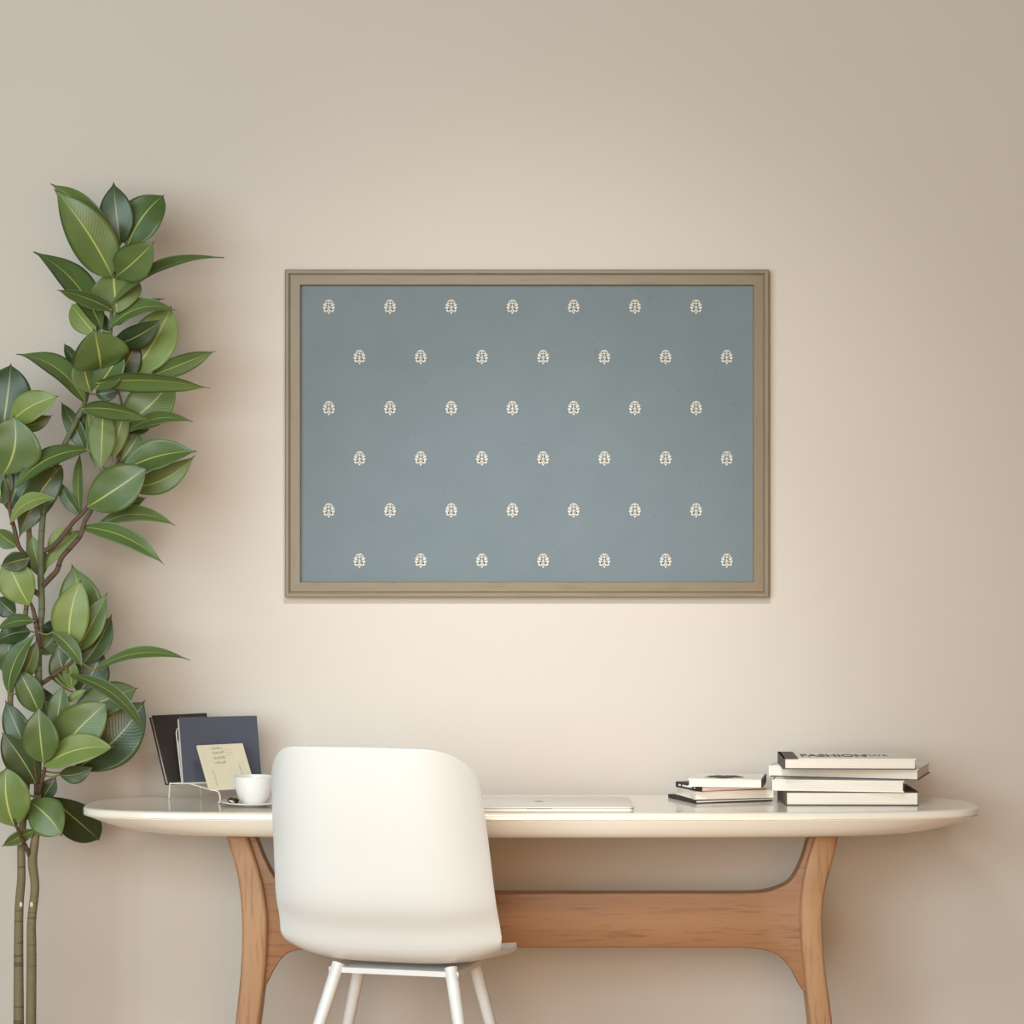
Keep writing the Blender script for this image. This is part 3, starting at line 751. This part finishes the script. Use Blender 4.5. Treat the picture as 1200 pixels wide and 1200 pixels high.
leaf(134, 404, 192, 373, 30, -25, 0.03, 0.08, 0.01, -0.04, dk_)
leaf(133, 452, 163, 398, 36, -15, 0.0, 0.08, 0.03, 0.02, dk_)
leaf(118, 432, 110, 385, 68, -20, 0.0, 0.12, -0.04, -0.13, m_, peak=0.5)
leaf(112, 456, 146, 404, 38, 12, 0.06, 0.08, -0.02, -0.05, m_)
leaf(106, 460, 95, 414, 34, -30, -0.05, 0.08, 0.00, -0.02, lt_, under=True)
leaf(98, 434, 75, 402, 16, 20, 0.0, 0.08, 0.03, 0.06, dk_)
leaf(100, 472, 19, 415, 36, -45, 0.09, 0.07, -0.01, -0.01, m_, fold=0.25)
leaf(176, 441, 253, 411, 24, -25, -0.02, 0.06, 0.04, 0.04, m_)
leaf(113, 449, 246, 455, 34, -52, -0.09, 0.06, -0.03, -0.08, m_, fold=0.25)
leaf(144, 500, 204, 442, 54, 5, 0.06, 0.05, 0.05, 0.06, m_, peak=0.52)
leaf(112, 462, 142, 456, 20, 0, 0.05, 0.08, 0.03, 0.03, dk_)
leaf(96, 479, 178, 493, 28, -46, -0.13, 0.10, -0.04, -0.10, m_, fold=0.25)
leaf(147, 507, 226, 494, 26, 48, -0.07, 0.07, 0.03, 0.03, m_)
leaf(142, 500, 180, 498, 24, 20, 0.06, 0.07, 0.06, 0.08, dk_)
leaf(121, 480, 118, 553, 33, 6, 0.00, 0.06, 0.00, -0.03, lt_, under=True)
leaf(147, 484, 132, 541, 24, 10, 0.04, 0.06, 0.02, 0.00, lt_, under=True)
leaf(103, 484, 111, 548, 20, -40, -0.04, 0.06, 0.01, 0.00, lt_, under=True)
leaf(100, 528, 71, 470, 22, 15, 0.04, 0.06, 0.04, 0.06, dk_)
leaf(96, 520, 100, 470, 22, 10, 0.0, 0.06, 0.05, 0.06, dk_)
leaf(140, 542, 164, 506, 34, 0, 0.04, 0.06, 0.05, 0.06, m_)
leaf(144, 552, 231, 529, 42, 30, -0.03, 0.07, 0.02, 0.02, m_, fold=0.28)
leaf(150, 572, 229, 533, 30, -10, 0.10, 0.06, 0.05, 0.05, m_)
leaf(103, 594, 173, 547, 52, 4, 0.02, 0.05, -0.06, -0.09, m_, peak=0.52)
leaf(132, 596, 172, 583, 18, 20, 0.05, 0.06, 0.03, 0.02, dk_)
leaf(104, 527, 14, 578, 30, -34, 0.09, 0.07, -0.03, -0.08, m_)
leaf(72, 546, 22, 631, 40, 14, 0.06, 0.05, 0.02, 0.00, dk_)
leaf(93, 604, 65, 561, 16, 10, 0.0, 0.05, 0.02, 0.03, dk_)
leaf(94, 602, 94, 530, 18, 30, 0.0, 0.05, 0.02, 0.02, m_)
leaf(12, 613, 68, 585, 26, 40, -0.12, 0.08, -0.04, -0.07, lt_)
leaf(112, 618, 206, 616, 28, 46, -0.10, 0.07, 0.00, 0.00, m_)
leaf(94, 618, 193, 662, 26, 34, -0.06, 0.07, -0.03, -0.06, m_)
leaf(92, 622, 50, 670, 22, -30, 0.05, 0.05, 0.02, 0.02, lt_, under=True)
leaf(84, 620, 54, 645, 22, 0, 0.0, 0.05, 0.03, 0.03, lt_)
# left column
leaf(4, 500, 13, 426, 58, 0, 0.02, 0.06, 0.03, 0.04, dk_, peak=0.5)
leaf(12, 496, 69, 464, 36, 10, -0.05, 0.08, 0.00, -0.04, lt_, peak=0.5)
leaf(22, 500, 62, 486, 18, -20, 0.06, 0.06, 0.03, 0.03, m_)
leaf(4, 556, 16, 486, 66, 0, 0.12, 0.07, -0.05, -0.08, m_, peak=0.52)
leaf(10, 598, 30, 536, 34, 0, 0.02, 0.06, 0.03, 0.03, dk_)
leaf(4, 590, -10, 530, 40, 0, 0.0, 0.06, 0.03, 0.03, dk_)
leaf(34, 709, 7, 655, 44, 0, 0.0, 0.07, -0.02, -0.03, lt_, peak=0.55)
leaf(34, 654, 0, 664, 24, 20, 0.05, 0.07, -0.05, -0.06, dk_)
leaf(20, 640, -6, 620, 24, 20, 0.0, 0.07, 0.02, 0.02, m_)
leaf(49, 676, 37, 626, 26, 10, 0.0, 0.06, 0.03, 0.03, lt_, under=True)
leaf(40, 728, -4, 738, 20, -40, 0.05, 0.07, -0.02, -0.02, m_)
leaf(36, 740, -6, 752, 26, -20, 0.05, 0.07, 0.02, 0.02, dk_)
leaf(18, 720, -4, 700, 26, 10, 0.0, 0.07, 0.04, 0.05, dk_)
leaf(10, 812, 43, 742, 28, 25, -0.08, 0.06, -0.04, -0.05, m_)
leaf(24, 800, 44, 748, 20, -10, 0.03, 0.06, -0.01, -0.02, m_)
leaf(46, 835, 20, 782, 32, -6, 0.02, 0.07, -0.03, -0.04, m_)
leaf(52, 758, 70, 722, 28, 20, 0.03, 0.05, 0.06, 0.08, dk_)
leaf(46, 766, 66, 742, 26, 0, 0.03, 0.05, 0.05, 0.06, m_)
leaf(8, 790, 12, 740, 30, 0, 0.0, 0.05, 0.06, 0.06, dk_)
# middle cluster
leaf(96, 752, 84, 661, 54, 4, 0.06, 0.05, 0.03, 0.05, m_, peak=0.46)
leaf(82, 762, 95, 679, 44, -4, -0.06, 0.07, -0.02, -0.03, lt_, peak=0.5)
leaf(90, 764, 126, 694, 32, 8, 0.02, 0.05, 0.01, 0.02, m_)
leaf(97, 778, 131, 720, 32, 10, 0.06, 0.05, 0.03, 0.05, dk_)
leaf(62, 741, 97, 783, 20, 25, -0.06, 0.06, -0.05, -0.06, m_)
leaf(80, 806, 66, 756, 32, 0, 0.0, 0.05, 0.00, -0.01, dk_)
leaf(92, 812, 120, 760, 44, 0, 0.06, 0.05, 0.04, 0.05, dk_)
leaf(84, 806, 82, 768, 20, 0, 0.0, 0.05, -0.01, -0.02, m_)
leaf(112, 785, 223, 774, 22, 52, -0.09, 0.05, 0.00, 0.00, m_)
leaf(80, 791, 171, 862, 22, 52, -0.09, 0.05, -0.06, -0.07, m_)
leaf(82, 840, 162, 806, 40, 6, -0.02, 0.05, 0.02, 0.04, m_, peak=0.55)
leaf(90, 900, 170, 820, 60, 4, 0.08, 0.05, 0.04, 0.06, dk_, peak=0.5)
leaf(60, 892, 127, 822, 56, 4, -0.02, 0.06, -0.02, -0.04, m_, peak=0.54)
leaf(52, 898, 134, 876, 38, 28, -0.06, 0.09, -0.06, -0.08, lt_, peak=0.52)
leaf(70, 908, 110, 898, 22, -10, 0.08, 0.06, -0.01, -0.02, dk_)
leaf(51, 893, 45, 827, 44, 0, 0.0, 0.07, -0.08, -0.10, m_, peak=0.44)
leaf(66, 856, 74, 802, 28, 8, 0.0, 0.05, 0.00, 0.00, m_)
leaf(56, 840, 52, 806, 26, 0, 0.0, 0.05, 0.05, 0.06, dk_)
leaf(78, 822, 102, 808, 10, 20, 0.0, 0.05, 0.01, 0.0, lt_)
leaf(34, 884, 6, 820, 32, 0, 0.0, 0.05, 0.04, 0.05, dk_)
leaf(42, 918, 2, 858, 40, 0, 0.04, 0.05, -0.02, -0.05, dk_, peak=0.5)
# low leaves
leaf(17, 968, 8, 898, 58, 0, -0.06, 0.06, -0.06, -0.08, lt_, peak=0.52)
leaf(50, 936, 66, 910, 20, 0, 0.0, 0.05, 0.02, 0.02, dk_)
leaf(35, 940, 73, 980, 46, 0, -0.08, 0.08, -0.03, -0.06, m_, peak=0.55)
leaf(58, 934, 117, 985, 46, 0, -0.02, 0.06, 0.06, 0.18, dk_, peak=0.55)
leaf(40, 973, 2, 992, 18, 30, 0.05, 0.06, -0.02, -0.02, m_)
leaf(30, 962, 24, 936, 20, 0, 0.0, 0.06, 0.04, 0.04, dk_)
